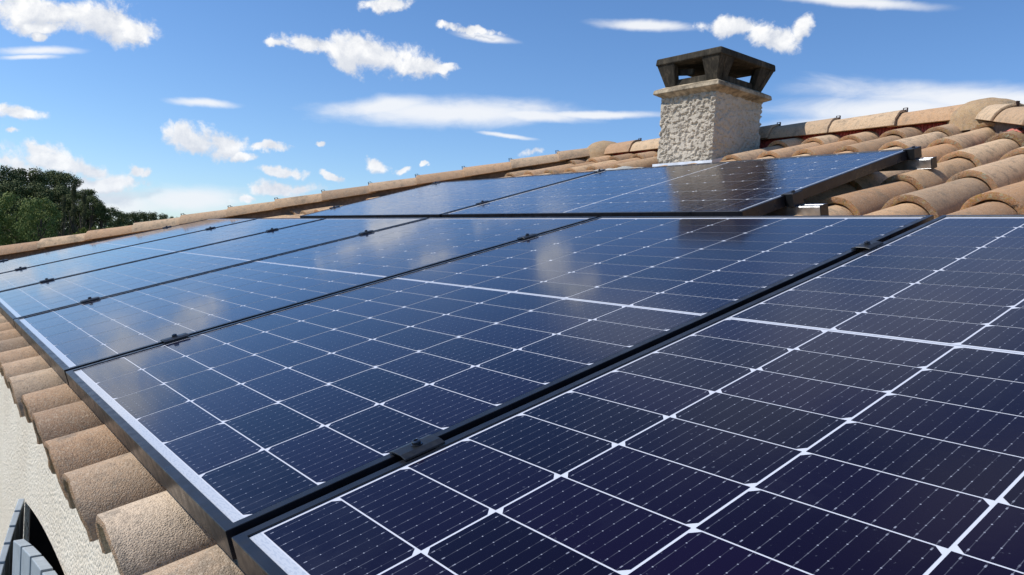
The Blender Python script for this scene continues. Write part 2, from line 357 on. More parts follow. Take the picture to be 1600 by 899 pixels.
def rt(w=.6): return (random.random(), min(1, 1.5*random.random()**2.4), w*random.uniform(.7, 1.2))
PITCH, EXPO = .2415, .475
def lift(t): return .036*max(0, t-2.9)/1.5     # the courses rise a little on their battens towards the ridge
UPN = RF.to_3x3() @ Vector((0, 0, 1))
mb = MB()
for k in range(-12, 30):
    s = .342+PITCH*k
    for c in range(0, 11):
        t = -.088+EXPO*c
        tm = t+.2
        th_ = RT-(s-S1)/HK if s > S1 else (RT-(S0-s)/HK if s < S0 else RT)
        if t > th_-.10 or t > RT-.14: continue
        tt = t+random.uniform(-.012, .012)*(c > 0) + random.uniform(-.006, .006); js = random.uniform(-.005, .005); jt = random.uniform(-.007, .007)
        te = min(tt+.56, RT-.02, th_-.015); jn = random.uniform(-.003, .003)
        if 2.12 < s < 2.76 and te > 3.60 and t < 4.25:       # chimney stands here
            if t > 3.5: continue
            te = min(te, 3.66)
        r1 = .098-.026*(te-tt)/.56
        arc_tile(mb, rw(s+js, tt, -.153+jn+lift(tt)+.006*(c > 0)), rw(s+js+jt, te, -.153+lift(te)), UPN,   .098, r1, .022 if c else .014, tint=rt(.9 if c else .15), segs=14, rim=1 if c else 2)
for k in range(-13, 30):               # channel tiles between the covers
    s = .342+PITCH*(k+.5)
    for c in range(0, 10):
        t = -.060+EXPO*c
        if s > hipL(t+.05) or s < hipR(t+.05) or t > RT-.1: continue
        te = min(t+.5, RT-.02)
        arc_tile(mb, rw(s, t, -.118+lift(t)), rw(s, te, -.125+lift(te)), -UPN, .080, .090, .012, tint=rt(), segs=8, ls=2)
roof = mb.build('roof', [TILE, RIM, RIM0]); sub(roof, house)

# underlay + the other three slopes
def slope_mesh():
    mb = MB()
    def P(s, t, n=-.215): return rw(s, t, n)
    e = -.02
    fl, fr, rl, rr = P(hipL(e), e), P(hipR(e), e), P(S1, RT), P(S0, RT)
    bl = Vector((fl.x, 2*YR-fl.y, fl.z)); br = Vector((fr.x, 2*YR-fr.y, fr.z))
    mb.add([fl, fr, rr, rl], [(0, 1, 2, 3)], 0); 
    lo = Vector((0, 0, -.01))
    mb.add([fl+lo, fr+lo, br+lo, bl+lo], [(3, 2, 1, 0)], 0)
    o = mb.build('roof_underlay', DECK); sub(o, roof)
    # far slope and hip ends with corrugated tile surface
    mb = MB()
    def corr(A, B_, T0, T1, n):        # eave A->B, ridge T0->T1
        cols = n*8; rows = 12; vs = []
        nrm = (B_-A).cross(T0-A).normalized()
        if nrm.z < 0: nrm = -nrm
        for j in range(rows+1):
            f = j/rows
            for st in (0, 1):
                for i in range(cols+1):
                    g = i/cols; ph = (g*n) % 1
                    p = A.lerp(B_, g).lerp(T0.lerp(T1, g), f)
                    vs.append(p+nrm*(.06+.10*abs(math.sin(math.pi*ph))**.7 - (.0 if st else .02)))
        n1 = cols+1
        fs = [(j*2*n1+n1+i, j*2*n1+n1+i+1, (j+1)*2*n1+i+1, (j+1)*2*n1+i) for j in range(rows) for i in range(cols)]
        mb.add(vs, fs, 0, (.5, .1, .5), True)
    corr(bl, br, rl, rr, 34); corr(bl, fl, rl, rl, 30); corr(br, fr, rr, rr, 30)
    sub(mb.build('tile_slope', TILE), roof)
slope_mesh()

# ridge and hip tiles: each a sub-part
def clip_mesh(P, ax, up):
    side = ax.cross(up).normalized(); M = Matrix.Identity(4)
    for i in range(3): M[i][0] = ax[i]; M[i][1] = side[i]; M[i][2] = up[i]; M[i][3] = P[i]
    c = MB(); c.box((-.010, -.006, -.003), (.026, .006, .0005), M); c.box((-.013, -.006, -.020), (-.010, .006, .012), M)
    c.box((.010, -.0025, .0005), (.014, .0025, .010), M); c.box((-.010, -.0025, .009), (.012, .0025, .012), M)
    sub(c.build('tile_clip', RUST), roof)
def ridge_run(P0, P1, n, r0=.125, r1=.107, a0=8, lift=.014, start=0, clips=True, wob=.002, ls=5):
    """P0 = lower/near crest point (mouth side), P1 = far crest point, n tiles"""
    ax = (P1-P0).normalized(); Ltot = (P1-P0).length; e = Ltot/n
    side = ax.cross(Vector((0, 0, 1))).normalized(); up = side.cross(ax).normalized()
    for i in range(n):
        m_ = MB(); A = P0+ax*(e*i) - up*(r0-lift) + side*random.uniform(-.006, .006); B2 = P0+ax*(e*i+e*1.13) - up*(r1+.004)
        up2 = (up+side*random.uniform(-.03, .03)).normalized()
        arc_tile(m_, A, B2, up2, r0, r1, .014, a0=a0, a1=180-a0, segs=16, ls=ls, tint=rt(), wob=wob, rim=0)
        sub(m_.build('ridge_tile', RIDGE), roof)
        if clips and i > 0: clip_mesh(A+up*(r0+.001), ax, up)
RC = -.135+.118+.072-.004              # crest height over panel plane
def crest(s, t, n=.05): return rw(s, t, n)
ridge_run(crest(S0+.02, RT), crest(S1+.02, RT), 7)
ridge_run(crest(hipL(-.02), -.02, .045), crest(S1+.0, RT, .047), 14, r0=.112, r1=.094, a0=14)
ridge_run(crest(hipR(-.02), -.02, .045), crest(S0-.0, RT, .047), 13, r0=.112, r1=.094, a0=14)
# junction domes
def dome(s, name='ridge_dome', rr=.185, hz=.135, base=-.045):
    c = crest(s, RT, base); mb = MB(); n = 40; m_ = 14; vs = []
    for j in range(m_+1):
        ph = math.pi/2*j/m_
        for i in range(n):
            a = 2*math.pi*i/n; r = rr*math.cos(ph)*(1+.012*math.cos(3*a)); 
            q = Vector((r*math.cos(a), r*math.sin(a), hz*math.sin(ph)))
            q += q.normalized()*mnoise.noise(q*26)*.004
            vs.append(c+q)
    fs = [(j*n+i, j*n+(i+1) % n, (j+1)*n+(i+1) % n, (j+1)*n+i) for j in range(m_) for i in range(n)]
    vs += [c+Vector((rr*math.cos(2*math.pi*i/n), rr*math.sin(2*math.pi*i/n), -.07)) for i in range(n)]
    o = (m_+1)*n; fs += [(o+i, o+(i+1) % n, (i+1) % n, i) for i in range(n)]
    mb.add(vs, fs, 0, (.5, .1, .5), True); sub(mb.build(name, DOME), roof)
dome(S1, hz=.13); dome(S0, rr=.20, hz=.125, base=-.05)
# red ventilated closure strip under the ridge, and the dark bedding under every ridge and hip tile
mb = MB()
for i in range(300):
    s = S0-.05+i*(S1-S0+.1)/300; d = .005*(i % 2); w_ = (S1-S0+.1)/300
    mb.add([rw(s, RT-.135-d, -.16), rw(s+w_, RT-.135-d, -.16), rw(s+w_, RT-.075-d, -.02), rw(s, RT-.075-d, -.02)], [(0, 1, 2, 3)], 0)
    mb.add([rw(s, RT-.142, -.16), rw(s, RT-.135, -.16), rw(s, RT-.075, -.02), rw(s, RT-.082, -.02)], [(0, 1, 2, 3)], 0)
sub(mb.build('ridge_closure', REDC), roof)
mb = MB()
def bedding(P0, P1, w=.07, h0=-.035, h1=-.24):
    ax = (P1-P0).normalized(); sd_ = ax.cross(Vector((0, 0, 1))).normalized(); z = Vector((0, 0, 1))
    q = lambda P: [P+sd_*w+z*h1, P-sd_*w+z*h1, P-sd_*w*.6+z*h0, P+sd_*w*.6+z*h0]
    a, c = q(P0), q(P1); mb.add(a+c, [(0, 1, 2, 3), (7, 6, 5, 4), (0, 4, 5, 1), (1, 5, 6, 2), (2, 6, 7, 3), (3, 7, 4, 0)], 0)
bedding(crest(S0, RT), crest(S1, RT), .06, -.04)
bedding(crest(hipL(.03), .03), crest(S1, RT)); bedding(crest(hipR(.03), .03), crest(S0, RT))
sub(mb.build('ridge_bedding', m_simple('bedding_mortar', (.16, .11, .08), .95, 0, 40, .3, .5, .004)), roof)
# crumpled salmon end flap of the closure near the right dome
mb = MB(); vs = []; nx, ny = 16, 8
for j in range(ny+1):
    for i in range(nx+1):
        a = R_(25+130*i/nx); r = .088+.010*mnoise.noise(Vector((i*.9, j*.35, 2)))
        vs.append(rw(.583-math.cos(a)*r*1.12, 3.80+j*.022, -.132+math.sin(a)*r*1.12))
mb.add(vs, [(j*(nx+1)+i, j*(nx+1)+i+1, (j+1)*(nx+1)+i+1, (j+1)*(nx+1)+i) for j in range(ny) for i in range(nx)], 0, (0, 0, 0), True)
sub(mb.build('closure_flap', SALMON), roof)

# ------------------------------------------------------------ wall with an arched opening
WX0, WX1 = -(hipL(0)-.10), -(hipR(0)+.10); WT = -.17
OX0, OX1 = -1.78, -.46
def arch(x):
    return -.428 - .055*((x+1.12)/.66)**2
def wall():
    mb = MB(); xs = [WX0, -5, -4, -3, -2.3] + [OX0+(OX1-OX0)*i/40 for i in range(41)] + [.2, 1, WX1]
    SILL = -1.75; y = 0
    for x0, x1 in zip(xs[:-1], xs[1:]):
        if x0 >= OX0-1e-6 and x1 <= OX1+1e-6:
            mb.add([(x0, y, arch(x0)), (x1, y, arch(x1)), (x1, y, WT), (x0, y, WT)], [(0, 1, 2, 3)])
            mb.add([(x0, y, arch(x0)), (x1, y, arch(x1)), (x1, y+.26, arch(x1)), (x0, y+.26, arch(x0))], [(3, 2, 1, 0)])
            mb.add([(x0, y, GZ), (x1, y, GZ), (x1, y, SILL), (x0, y, SILL)], [(0, 1, 2, 3)])
            mb.add([(x0, y, SILL), (x1, y, SILL), (x1, y+.26, SILL), (x0, y+.26, SILL)], [(0, 1, 2, 3)])
        else:
            mb.add([(x0, y, GZ), (x1, y, GZ), (x1, y, WT), (x0, y, WT)], [(0, 1, 2, 3)])
    for x in (OX0, OX1):
        mb.add([(x, y, SILL), (x, y+.26, SILL), (x, y+.26, arch(x)), (x, y, arch(x))], [(0, 1, 2, 3)])
    Y1 = DEP
    mb.add([(WX1, 0, GZ), (WX1, Y1, GZ), (WX1, Y1, WT), (WX1, 0, WT)], [(0, 1, 2, 3)])
    mb.add([(WX0, Y1, GZ), (WX0, 0, GZ), (WX0, 0, WT), (WX0, Y1, WT)], [(0, 1, 2, 3)])
    mb.add([(WX1, Y1, GZ), (WX0, Y1, GZ), (WX0, Y1, WT), (WX1, Y1, WT)], [(0, 1, 2, 3)])
    o = mb.build('wall', WALL); sub(o, house)
    # mortar bed under the eave tiles
    mb = MB()
    for k in range(-10, 29):
        s = .342+PITCH*k
        if s > hipL(0)-.1 or s < hipR(0)+.1: continue
        mb.box((-s-.085, -.018, -.19), (-s+.085, .05, -.125))
    sub(mb.build('eave_mortar', MORTAR, None, .008), house)
    # window
    w = MB()
    w.box((OX0, .20, -1.75), (OX1, .24, -.40)); wo_ = w.build('window', WGLASS); sub(wo_, house)
    w = MB()
    for x0, x1 in ((OX0, OX0+.07), (OX1-.07, OX1), ((OX0+OX1)/2-.05, (OX0+OX1)/2+.05)): w.box((x0, .15, -1.75), (x1, .198, -.42))
    w.box((OX0+.002, .012, -1.75), (OX0+.02, .148, -.50)); w.box((OX1-.02, .012, -1.75), (OX1-.002, .148, -.50))  # dark jamb linings added; their colour stands in for shade in the recess
    w.box((OX0+.07, .155, -1.75), (OX1-.07, .195, -1.67)); w.box((OX0+.07, .155, -.70), (OX1-.07, .195, -.62))
    sub(w.build('window_frame_shade_lining', WOOD_SHADE), wo_)
wall()
def shutter(H, F, nb, z_low, top, th=.028, hinge_first=True):
    """boards from hinge-side point H to free-side point F (plan), top(f)=z"""
    mb = MB(); H = Vector((*H, 0)); F = Vector((*F, 0)); d = (F-H); nrm = Vector((d.y, -d.x, 0)).normalized()
    if nrm.y > 0: nrm = -nrm
    for i in range(nb):
        f0, f1 = i/nb+.010, (i+1)/nb-.010; p0, p1 = H+d*f0, H+d*f1
        z0, z1 = top(f0), top(f1)
        q = [p0, p1, p1-nrm*th, p0-nrm*th]
        bot = [Vector((v.x, v.y, z_low)) for v in q]; tp = [Vector((q[0].x, q[0].y, z0)), Vector((q[1].x, q[1].y, z1)), Vector((q[2].x, q[2].y, z1)), Vector((q[3].x, q[3].y, z0))]
        mb.hexa(bot, tp)
    # ledges on the inner side
    for z in (z_low+.15, -.95):
        p0, p1 = H+d*.04-nrm*(th+.001), H+d*.96-nrm*(th+.001)
        q = [p0, p1, p1-nrm*.02, p0-nrm*.02]
        mb.hexa([Vector((v.x, v.y, z)) for v in q], [Vector((v.x, v.y, z+.09)) for v in q])
    o = mb.build('shutter', SHUT, None, .002); sub(o, house); return o
shutter((-1.762, -.018), (-1.40, -.116), 6, -1.75, lambda f: -.464-.10*f-.06*f*f, .016)
shutter((-.45, -.030), (-1.48, -.056), 7, -1.75, lambda f: -.385-.103*((-.45-1.03*f+.6)/.88)**2, .024)

# ------------------------------------------------------------ chimney
CX0, CX1, CY0, CY1 = -2.655, -2.222, 3.62, 4.10; CZ0, CZ1 = .78, 1.455
def roughbox():
    mb = MB(); n = 90; nz = 130
    fs_ = [((CX0, CY0), (CX1, CY0)), ((CX1, CY0), (CX1, CY1)), ((CX1, CY1), (CX0, CY1)), ((CX0, CY1), (CX0, CY0))]
    ring = []
    for (a, c) in fs_:
        for i in range(n): f = i/n; ring.append(Vector((a[0]+(c[0]-a[0])*f, a[1]+(c[1]-a[1])*f, 0)))
    cen = Vector(((CX0+CX1)/2, (CY0+CY1)/2, 0)); N = len(ring); vs = []
    for j in range(nz+1):
        z = CZ0+(CZ1-CZ0)*j/nz
        for k, p in enumerate(ring):
            side = k//n; nv = [Vector((0, -1, 0)), Vector((1, 0, 0)), Vector((0, 1, 0)), Vector((-1, 0, 0))][side]
            if k % n == 0: nv = (nv+[Vector((-1, 0, 0)), Vector((0, -1, 0)), Vector((1, 0, 0)), Vector((0, 1, 0))][side]).normalized()
            q = Vector((p.x, p.y, z))
            c1 = mnoise.noise(q*72); c2 = mnoise.noise(q*150+Vector((7, 3, 1)))
            c1 = mnoise.noise(q*43+Vector((0, 0, 5)))+.5*mnoise.noise(q*90)+.25*mnoise.noise(q*190); v = min(1, max(0, c1*1.9+.75))*.0125 + c2*.002
            if side == 1: v *= .75
            vs.append(q+nv*(v-.004))
    fs = [(j*N+k, j*N+(k+1) % N, (j+1)*N+(k+1) % N, (j+1)*N+k) for j in range(nz) for k in range(N)]
    mb.add(vs, fs, 0, (0, 0, 0), False)
    return sub(mb.build('chimney', CHIM), house)
chim = roughbox()
mb = MB(); e = .055; x0, x1, y0, y1 = CX0-.042, CX1+e, CY0-e, CY1+.035
q = lambda a, z: [Vector((x0+a, y0+a, z)), Vector((x1-a, y0+a, z)), Vector((x1-a, y1-a, z)), Vector((x0+a, y1-a, z))]
mb.hexa(q(.055, 1.440), q(.0, 1.466)); mb.hexa(q(0, 1.4662), q(.004, 1.492)); mb.hexa(q(.004, 1.4922), q(.05, 1.514))
sub(mb.build('chimney_slab', SLAB, None, .004), chim)
# cowl: four flared corner legs, low rim, heavy top plate, dark flue
bx0, bx1, by0, by1 = CX0+.02, CX1+.005, CY0-.005, CY1-.02; tx0, tx1, ty0, ty1 = CX0-.018, CX1+.060, CY0-.060, CY1+.028
zb, zt = 1.512, 1.650
for (ix, iy) in ((0, 0), (1, 0), (1, 1), (0, 1)):
    mb = MB(); sxn = 1 if ix == 0 else -1; syn = 1 if iy == 0 else -1
    bx, by = (bx0, bx1)[ix], (by0, by1)[iy]; tx, ty = (tx0, tx1)[ix], (ty0, ty1)[iy]
    # L-shaped leg = two tapered slabs
    wb, wt, thk = .085, .145, .045
    def quad(cx_, cy_, lx, ly, z): 
        p = [Vector((cx_, cy_, z)), Vector((cx_+sxn*lx, cy_, z)), Vector((cx_+sxn*lx, cy_+syn*ly, z)), Vector((cx_, cy_+syn*ly, z))]
        return p if sxn*syn > 0 else p[::-1]
    mb.hexa(quad(bx, by, wb, thk, zb), quad(tx, ty, wt, thk, zt))
    mb.hexa(quad(bx, by+syn*(thk+.001), thk, wb-thk, zb), quad(tx, ty+syn*(thk+.001), thk, wt-thk, zt))
    sub(mb.build('cowl_leg', COWL, None, .006), chim)
mb = MB()
mb.box((bx0+.01, by0+.01, zb-.01), (bx1-.01, by0+.05, zb+.045)); mb.box((bx0+.01, by1-.05, zb-.01), (bx1-.01, by1-.01, zb+.045))
mb.box((bx0+.01, by0+.051, zb-.01), (bx0+.05, by1-.051, zb+.045)); mb.box((bx1-.05, by0+.051, zb-.01), (bx1-.01, by1-.051, zb+.045))
sub(mb.build('cowl_rim', COWL, None, .005), chim)
mb = MB(); mb.hexa([Vector(v) for v in ((tx0-.008, ty0-.008, zt-.002), (tx1+.008, ty0-.008, zt-.002), (tx1+.008, ty1+.008, zt-.002), (tx0-.008, ty1+.008, zt-.002))],
        [Vector(v) for v in ((tx0-.004, ty0-.004, zt+.044), (tx1+.004, ty0-.004, zt+.044), (tx1+.004, ty1+.004, zt+.044), (tx0-.004, ty1+.004, zt+.044))])
sub(mb.build('cowl_plate', COWL, None, .010, 3), chim)
mb = MB(); mb.box((bx0+.03, by0+.02, zb+.085), (bx0+.19, by0+.045, zb+.125), Matrix.Translation((bx0, by0, zb)) @ Matrix.Rotation(R_(7), 4, 'Y') @ Matrix.Translation((-bx0, -by0, -zb)))
sub(mb.build('loose_slat', COWL, None, .003), chim)
# flashing round the foot
mb = MB()
zf = lambda y: y*math.tan(TH)-.135
mb.add([(CX0-.03, CY0-.026, zf(CY0)-.02), (CX1+.026, CY0-.026, zf(CY0)-.02), (CX1+.024, CY0-.022, zf(CY0)+.072), (CX0-.03, CY0-.022, zf(CY0)+.072)], [(0, 1, 2, 3)])
mb.add([(CX1+.026, CY0-.026, zf(CY0)-.02), (CX1+.026, CY1+.02, zf(CY1)-.02), (CX1+.022, CY1+.02, zf(CY1)+.072), (CX1+.024, CY0-.022, zf(CY0)+.072)], [(0, 1, 2, 3)])
mb.add([rw(-CX0+.04, 3.42, -.052), rw(-CX1-.02, 3.42, -.052), (CX1+.026, CY0-.026, zf(CY0)+.030), (CX0-.03, CY0-.026, zf(CY0)+.030)], [(0, 1, 2, 3)])
sub(mb.build('flashing', ZINC), chim)
# cement fillet left of the chimney
mb = MB(); vs = []; nx, ny = 40, 14
for j in range(ny+1):
    for i in range(nx+1):
        s = 2.60+.62*i/nx; t = 3.42+.36*j/ny
        edge = math.sin(math.pi*j/ny)**.5*math.sin(math.pi*min(1, i/nx*1.0))**.4
        vs.append(rw(s, t-.10*(i/nx), -.115+.075*edge+.014*mnoise.noise(Vector((s*14, t*14, 0)))))
mb.add(vs, [(j*(nx+1)+i, (j+1)*(nx+1)+i, (j+1)*(nx+1)+i+1, j*(nx+1)+i+1) for j in range(ny) for i in range(nx)], 0, (0, 0, 0), True)
sub(mb.build('mortar_fillet', MORTAR), chim)

# ------------------------------------------------------------ solar panels
PW_, PL_ = 1.134, 1.722
def frame_mesh():
    mb = MB(); lip, top, ht = .0135, .0016, .035
    prof = [(0, -ht), (0, top), (lip, top), (lip, -.0005), (.003, -.0045), (.003, -ht+.002), (.028, -ht+.002), (.028, -ht)]
    def corner(cx_, cy_, sx_, sy_): return [Vector((cx_+sx_*a, cy_+sy_*a, z)) for a, z in prof]
    rings = [corner(0, 0, 1, 1), corner(PW_, 0, -1, 1), corner(PW_, PL_, -1, -1), corner(0, PL_, 1, -1)]
    n = len(prof); vs = [v for r in rings for v in r]; fs = []
    for k in range(4):
        k2 = (k+1) % 4
        for i in range(n): j = (i+1) % n; fs.append((k*n+i, k2*n+i, k2*n+j, k*n+j)[::-1])
    mb.add(vs, fs); return mb
def lam_mesh(fin):
    cv = []; rnd = random.Random(fin+3)
    me = bpy.data.meshes.new('glass'); V = []; F = []; MI = []; UV = []
    def face(pts, mi, uv=None):
        o = len(V); V.extend(pts); F.append(tuple(range(o, o+len(pts)))); MI.append(mi); q_ = rnd.random(); cv.extend([q_]*len(pts)); UV.extend(uv or [(0, 0)]*len(pts))
    i_ = .0095; z = -.0010
    yb, yt = .0305, PL_-.026
    face([(i_, i_, z), (PW_-i_, i_, z), (PW_-i_, yb-.0032, z), (i_, yb-.0032, z)], 2)
    face([(i_, yb-.0032, z), (PW_-i_, yb-.0032, z), (PW_-i_, PL_-i_, z), (i_, PL_-i_, z)], 1)
    z = -.0006; cw, ch = .1799, .0907
    for c in range(6):
        x0 = PW_/2+(c-3)*.1834+.00175
        for r in range(18):
            if r < 9: y0 = PL_/2-.0052-(9-r)*.0920+.0009
            else: y0 = PL_/2+.0052+(r-9)*.0920
            x1, y1 = x0+cw, y0+ch-.0008; k = .0085
            up = (c % 2 == 0)
            if up: pts = [(x0, y0), (x1, y0), (x1, y1-k), (x1-k, y1), (x0+k, y1), (x0, y1-k)]
            else: pts = [(x0+k, y0), (x1-k, y0), (x1, y0+k), (x1, y1), (x0, y1), (x0, y0+k)]
            face([(a, b_, z) for a, b_ in pts], 0, [((a-x0)/cw, (b_-y0)/ch) for a, b_ in pts])
    face([(i_, PL_/2-.0010, z), (PW_-i_, PL_/2-.0010, z), (PW_-i_, PL_/2+.0010, z), (i_, PL_/2+.0010, z)], 2)
    me.from_pydata(V, [], F); me.update()
    for m_ in GLASS[fin]: me.materials.append(m_)
    at = me.attributes.new('cellvar', 'FLOAT', 'POINT'); at.data.foreach_set('value', cv)
    me.polygons.foreach_set('material_index', MI)
    u = me.uv_layers.new(name='cell'); u.data.foreach_set('uv', [q for p in UV for q in p])
    return me
GMS = [lam_mesh(0), lam_mesh(1)]
FO = frame_mesh().build('frame', FRAME, None, .0007, 1); FM = FO.data
def panel(M, label, group, fin=0):
    global FO
    e = empty('solar_panel', M, label, 'solar panel', group)
    if FO is not None: f = FO; FO = None
    else:
        f = bpy.data.objects.new('frame', FM); C.objects.link(f)
        bm = f.modifiers.new('bevel', 'BEVEL'); bm.width = .0007; bm.segments = 1; bm.limit_method = 'ANGLE'
    f.parent = e
    g = bpy.data.objects.new('glass', GMS[fin]); C.objects.link(g); g.parent = e
    return e
LOWL = ['nearest dark solar panel filling the bottom right corner of the roof',
        'second upright solar panel from the right, with a dark chimney reflection at its top',
        'third upright solar panel from the right, below the join of the upper panels',
        'fourth solar panel from the right along the eave row',
        'narrow-looking fifth solar panel from the right along the eave row',
        'farthest solar panel of the eave row, beside the left hip tiles']
for k in range(-1, 5):
    s_far = .010+k*1.154+PW_ if k >= 0 else -.010
    panel(RF @ Matrix.Translation((-s_far, 0, 0)), LOWL[k+1], 'upright solar panels in the row along the eave')
UP_T, UP_N, UP_A = 1.8135, -.0038, R_(1.2); US = .6177
MU = RF @ Matrix.Translation((0, UP_T, UP_N)) @ Matrix.Rotation(UP_A, 4, 'X')
UPL = ['sideways solar panel in the upper row in front of the chimney, reflecting it', 'sideways solar panel in the upper row, farther left, under the ridge dome']
for k in range(2):
    s0 = US+k*1.742
    panel(MU @ Matrix.Translation((-s0, 0, 0)) @ Matrix.Rotation(R_(90), 4, 'Z'), UPL[k], 'sideways solar panels in the upper row', 1)

# ------------------------------------------------------------ rails with clamps
def clamp_mesh(mid=True):
    mb = MB()
    w, l = .0205, .030                 # half width across the seam, half length along it
    if mid: pr = [(-w, .0022), (-w, .0050), (-.010, .0080), (.010, .0080), (w, .0050), (w, .0022), (.009, .0056), (-.009, .0056)]
    else: pr = [(-.014, .0022), (-.014, .0052), (0, .0066), (.028, .0066), (.030, .0050), (.030, -.036), (.004, -.036), (.0035, .0018)]
    vs = [Vector((x, -l, z)) for x, z in pr]+[Vector((x, l, z)) for x, z in pr]; n = len(pr)
    fs = [(i, (i+1) % n, n+(i+1) % n, n+i)[::-1] for i in range(n)]
    fs += [(0, 1, 2, 7), (7, 2, 3, 6), (3, 4, 5, 6)] if mid else [(0, 1, 2, 7), (7, 2, 3, 6), (3, 4, 5, 6)]
    fs += [tuple(n+i for i in f[::-1]) for f in ((0, 1, 2, 7), (7, 2, 3, 6), (3, 4, 5, 6))]
    mb.add(vs, fs); return mb
def bolt_mesh(z0, x0=0):
    mb = MB(); n = 20; rings = [(.0076, z0), (.0076, z0+.0012), (.0058, z0+.0012), (.0060, z0+.0048), (.0052, z0+.0062), (.0030, z0+.0064), (.0030, z0+.0030)]
    vs = [(x0+r*math.cos(2*math.pi*i/n), r*math.sin(2*math.pi*i/n), z) for r, z in rings for i in range(n)]
    fs = [(j*n+i, j*n+(i+1) % n, (j+1)*n+(i+1) % n, (j+1)*n+i) for j in range(len(rings)-1) for i in range(n)]+[tuple((len(rings)-1)*n+i for i in range(n))]
    mb.add(vs, fs, 0, (0, 0, 0), False); return mb
CM, CE, BM_, BE = None, None, None, None
def rail(MP, y, s_near, s_far, mids, ends, label):
    M = MP @ Matrix.Translation((-s_near, y, -.037))
    e = empty('mounting_rail', M, label, 'mounting rail', 'aluminium rails under the solar panels')
    mb = MB(); L = s_far-s_near; h = .040; w = .020; t_ = .003
    # hollow section: four walls, open ends, with a slot lip on top
    mb.box((-L, -w, -h), (0, w, -h+t_)); mb.box((-L, -w, -h+t_), (0, -w+t_, -t_)); mb.box((-L, w-t_, -h+t_), (0, w, -t_))
    mb.box((-L, -w, -t_), (0, -.005, 0)); mb.box((-L, .005, -t_), (0, w, 0)); mb.box((-L+.01, -w+t_, -h*.55), (-.004, w-t_, -h*.55+t_))
    r = mb.build('rail_bar', ALU, None, .0008, 1); r.parent = e
    cap = MB(); cap.box((.0, -w-.001, -h-.001), (.004, w+.001, .001)); c = cap.build('end_cap', CLAMP); c.parent = e
    for (s, kind) in [(q, 1) for q in mids]+[(q, 0) for q in ends]:
        cl = clamp_mesh(kind == 1).build('clamp', CLAMP, None, .0006, 1); cl.parent = e
        flip = kind == 0 and s > (s_near+s_far)/2
        cl.matrix_parent_inverse = Matrix.Identity(4)
        cl.location = (-(s-s_near), 0, .037); cl.rotation_euler = (0, 0, math.pi if flip else 0)
        bo = bolt_mesh(.0080 if kind else .0066, 0 if kind else .014).build('bolt', STEEL); bo.parent = cl
mids = [k*1.154 for k in range(0, 5)]
rail(RF, .245, -1.30, 5.86, mids, [-1.144, 5*1.154-.010], 'aluminium rail low under the eave row of panels, holding black clamps')
rail(RF, 1.385, -1.30, 5.86, mids, [-1.144, 5*1.154-.010], 'aluminium rail under the top of the eave row of panels, holding black clamps')
e_n, e_f = US, US+1.742+PL_
rail(MU, .262, US-.115, e_f+.08, [US+1.732], [e_n, e_f], 'aluminium rail end sticking out under the lower edge of the upper panels')
rail(MU, 1.105, US-.085, e_f+.08, [US+1.732], [e_n, e_f], 'aluminium rail end sticking out at the top corner of the upper panels')

# ------------------------------------------------------------ trees
def m_leaf(name, c0, c1, c2):
    m, b, p = mat(name)
    a = b.n('ShaderNodeAttribute', attribute_name='tint'); sp = b.n('ShaderNodeSeparateColor'); b.L(a.outputs['Color'], sp.inputs[0])
    b.L(b.ramp(sp.outputs[0], [(.1, c0), (.5, c1), (.95, c2)]), p.inputs['Base Color']); p.inputs['Roughness'].default_value = .75; p.inputs['Specular IOR Level'].default_value = .2
    return m
L_PINE = m_leaf('pine_needles', (.050, .068, .022), (.085, .104, .034), (.14, .15, .055))
L_BROAD = m_leaf('broad_leaves', (.09, .12, .03), (.15, .19, .05), (.23, .26, .08))
L_CYP = m_leaf('cypress_scales', (.035, .040, .016), (.07, .072, .03), (.13, .12, .05))
L_SHRUB = m_leaf('shrub_leaves', (.06, .08, .012), (.13, .155, .022), (.24, .25, .04))
BARK = m_simple('bark', (.07, .05, .035), .95, 0, 12, .4)
def crown_mesh(name, kind, seed, nclump, nleaf, mtl):
    rnd = random.Random(seed); mb = MB()
    for k in range(nclump):
        a = rnd.uniform(0, 2*math.pi)
        if kind == 'umbrella': u = rnd.uniform(-.75, 1); r = math.sqrt(1-u*u)*rnd.uniform(.35, .78); z = u*.70; cr = rnd.uniform(.20, .34)
        elif kind == 'round': u = rnd.uniform(-1, 1); r = math.sqrt(1-u*u)*rnd.uniform(.45, .8); z = u*.72; cr = rnd.uniform(.18, .32)
        elif kind == 'column': z = rnd.uniform(-1, 1); r = rnd.uniform(.0, .24)*(1-.5*max(0, z)); z *= 1.0; cr = rnd.uniform(.12, .2)
        else: u = rnd.uniform(-.2, 1); r = math.sqrt(max(0, 1-u*u))*rnd.uniform(.4, .9); z = u*.5; cr = rnd.uniform(.14, .26)
        c = Vector((r*math.cos(a), r*math.sin(a), z)); tone = rnd.random()
        for q in range(nleaf):
            d = Vector((rnd.gauss(0, 1), rnd.gauss(0, 1), rnd.gauss(.25, .9))).normalized()
            rad = cr*rnd.uniform(.55, 1.08)*(1, .8)[kind == 'umbrella' and d.z < 0]
            p = c+Vector((d.x, d.y, d.z*.8))*rad
            nn = (d+Vector((rnd.uniform(-.7, .7), rnd.uniform(-.7, .7), rnd.uniform(-.5, .7)))).normalized()
            t1 = nn.orthogonal().normalized(); t1 = Matrix.Rotation(rnd.uniform(0, 6.28), 3, nn) @ t1; t2 = nn.cross(t1)
            sz = rnd.uniform(.022, .044)*(1.0 if kind != 'column' else .8)
            tint = (min(1, max(0, tone*.45+rnd.random()*.55)), 0, 0)
            mb.add([p-t1*sz, p+t2*sz*.55, p+t1*sz, p-t2*sz*.55], [(0, 1, 2, 3)], 0, tint)
    o = mb.build(name, mtl); me = o.data; bpy.data.objects.remove(o); return me
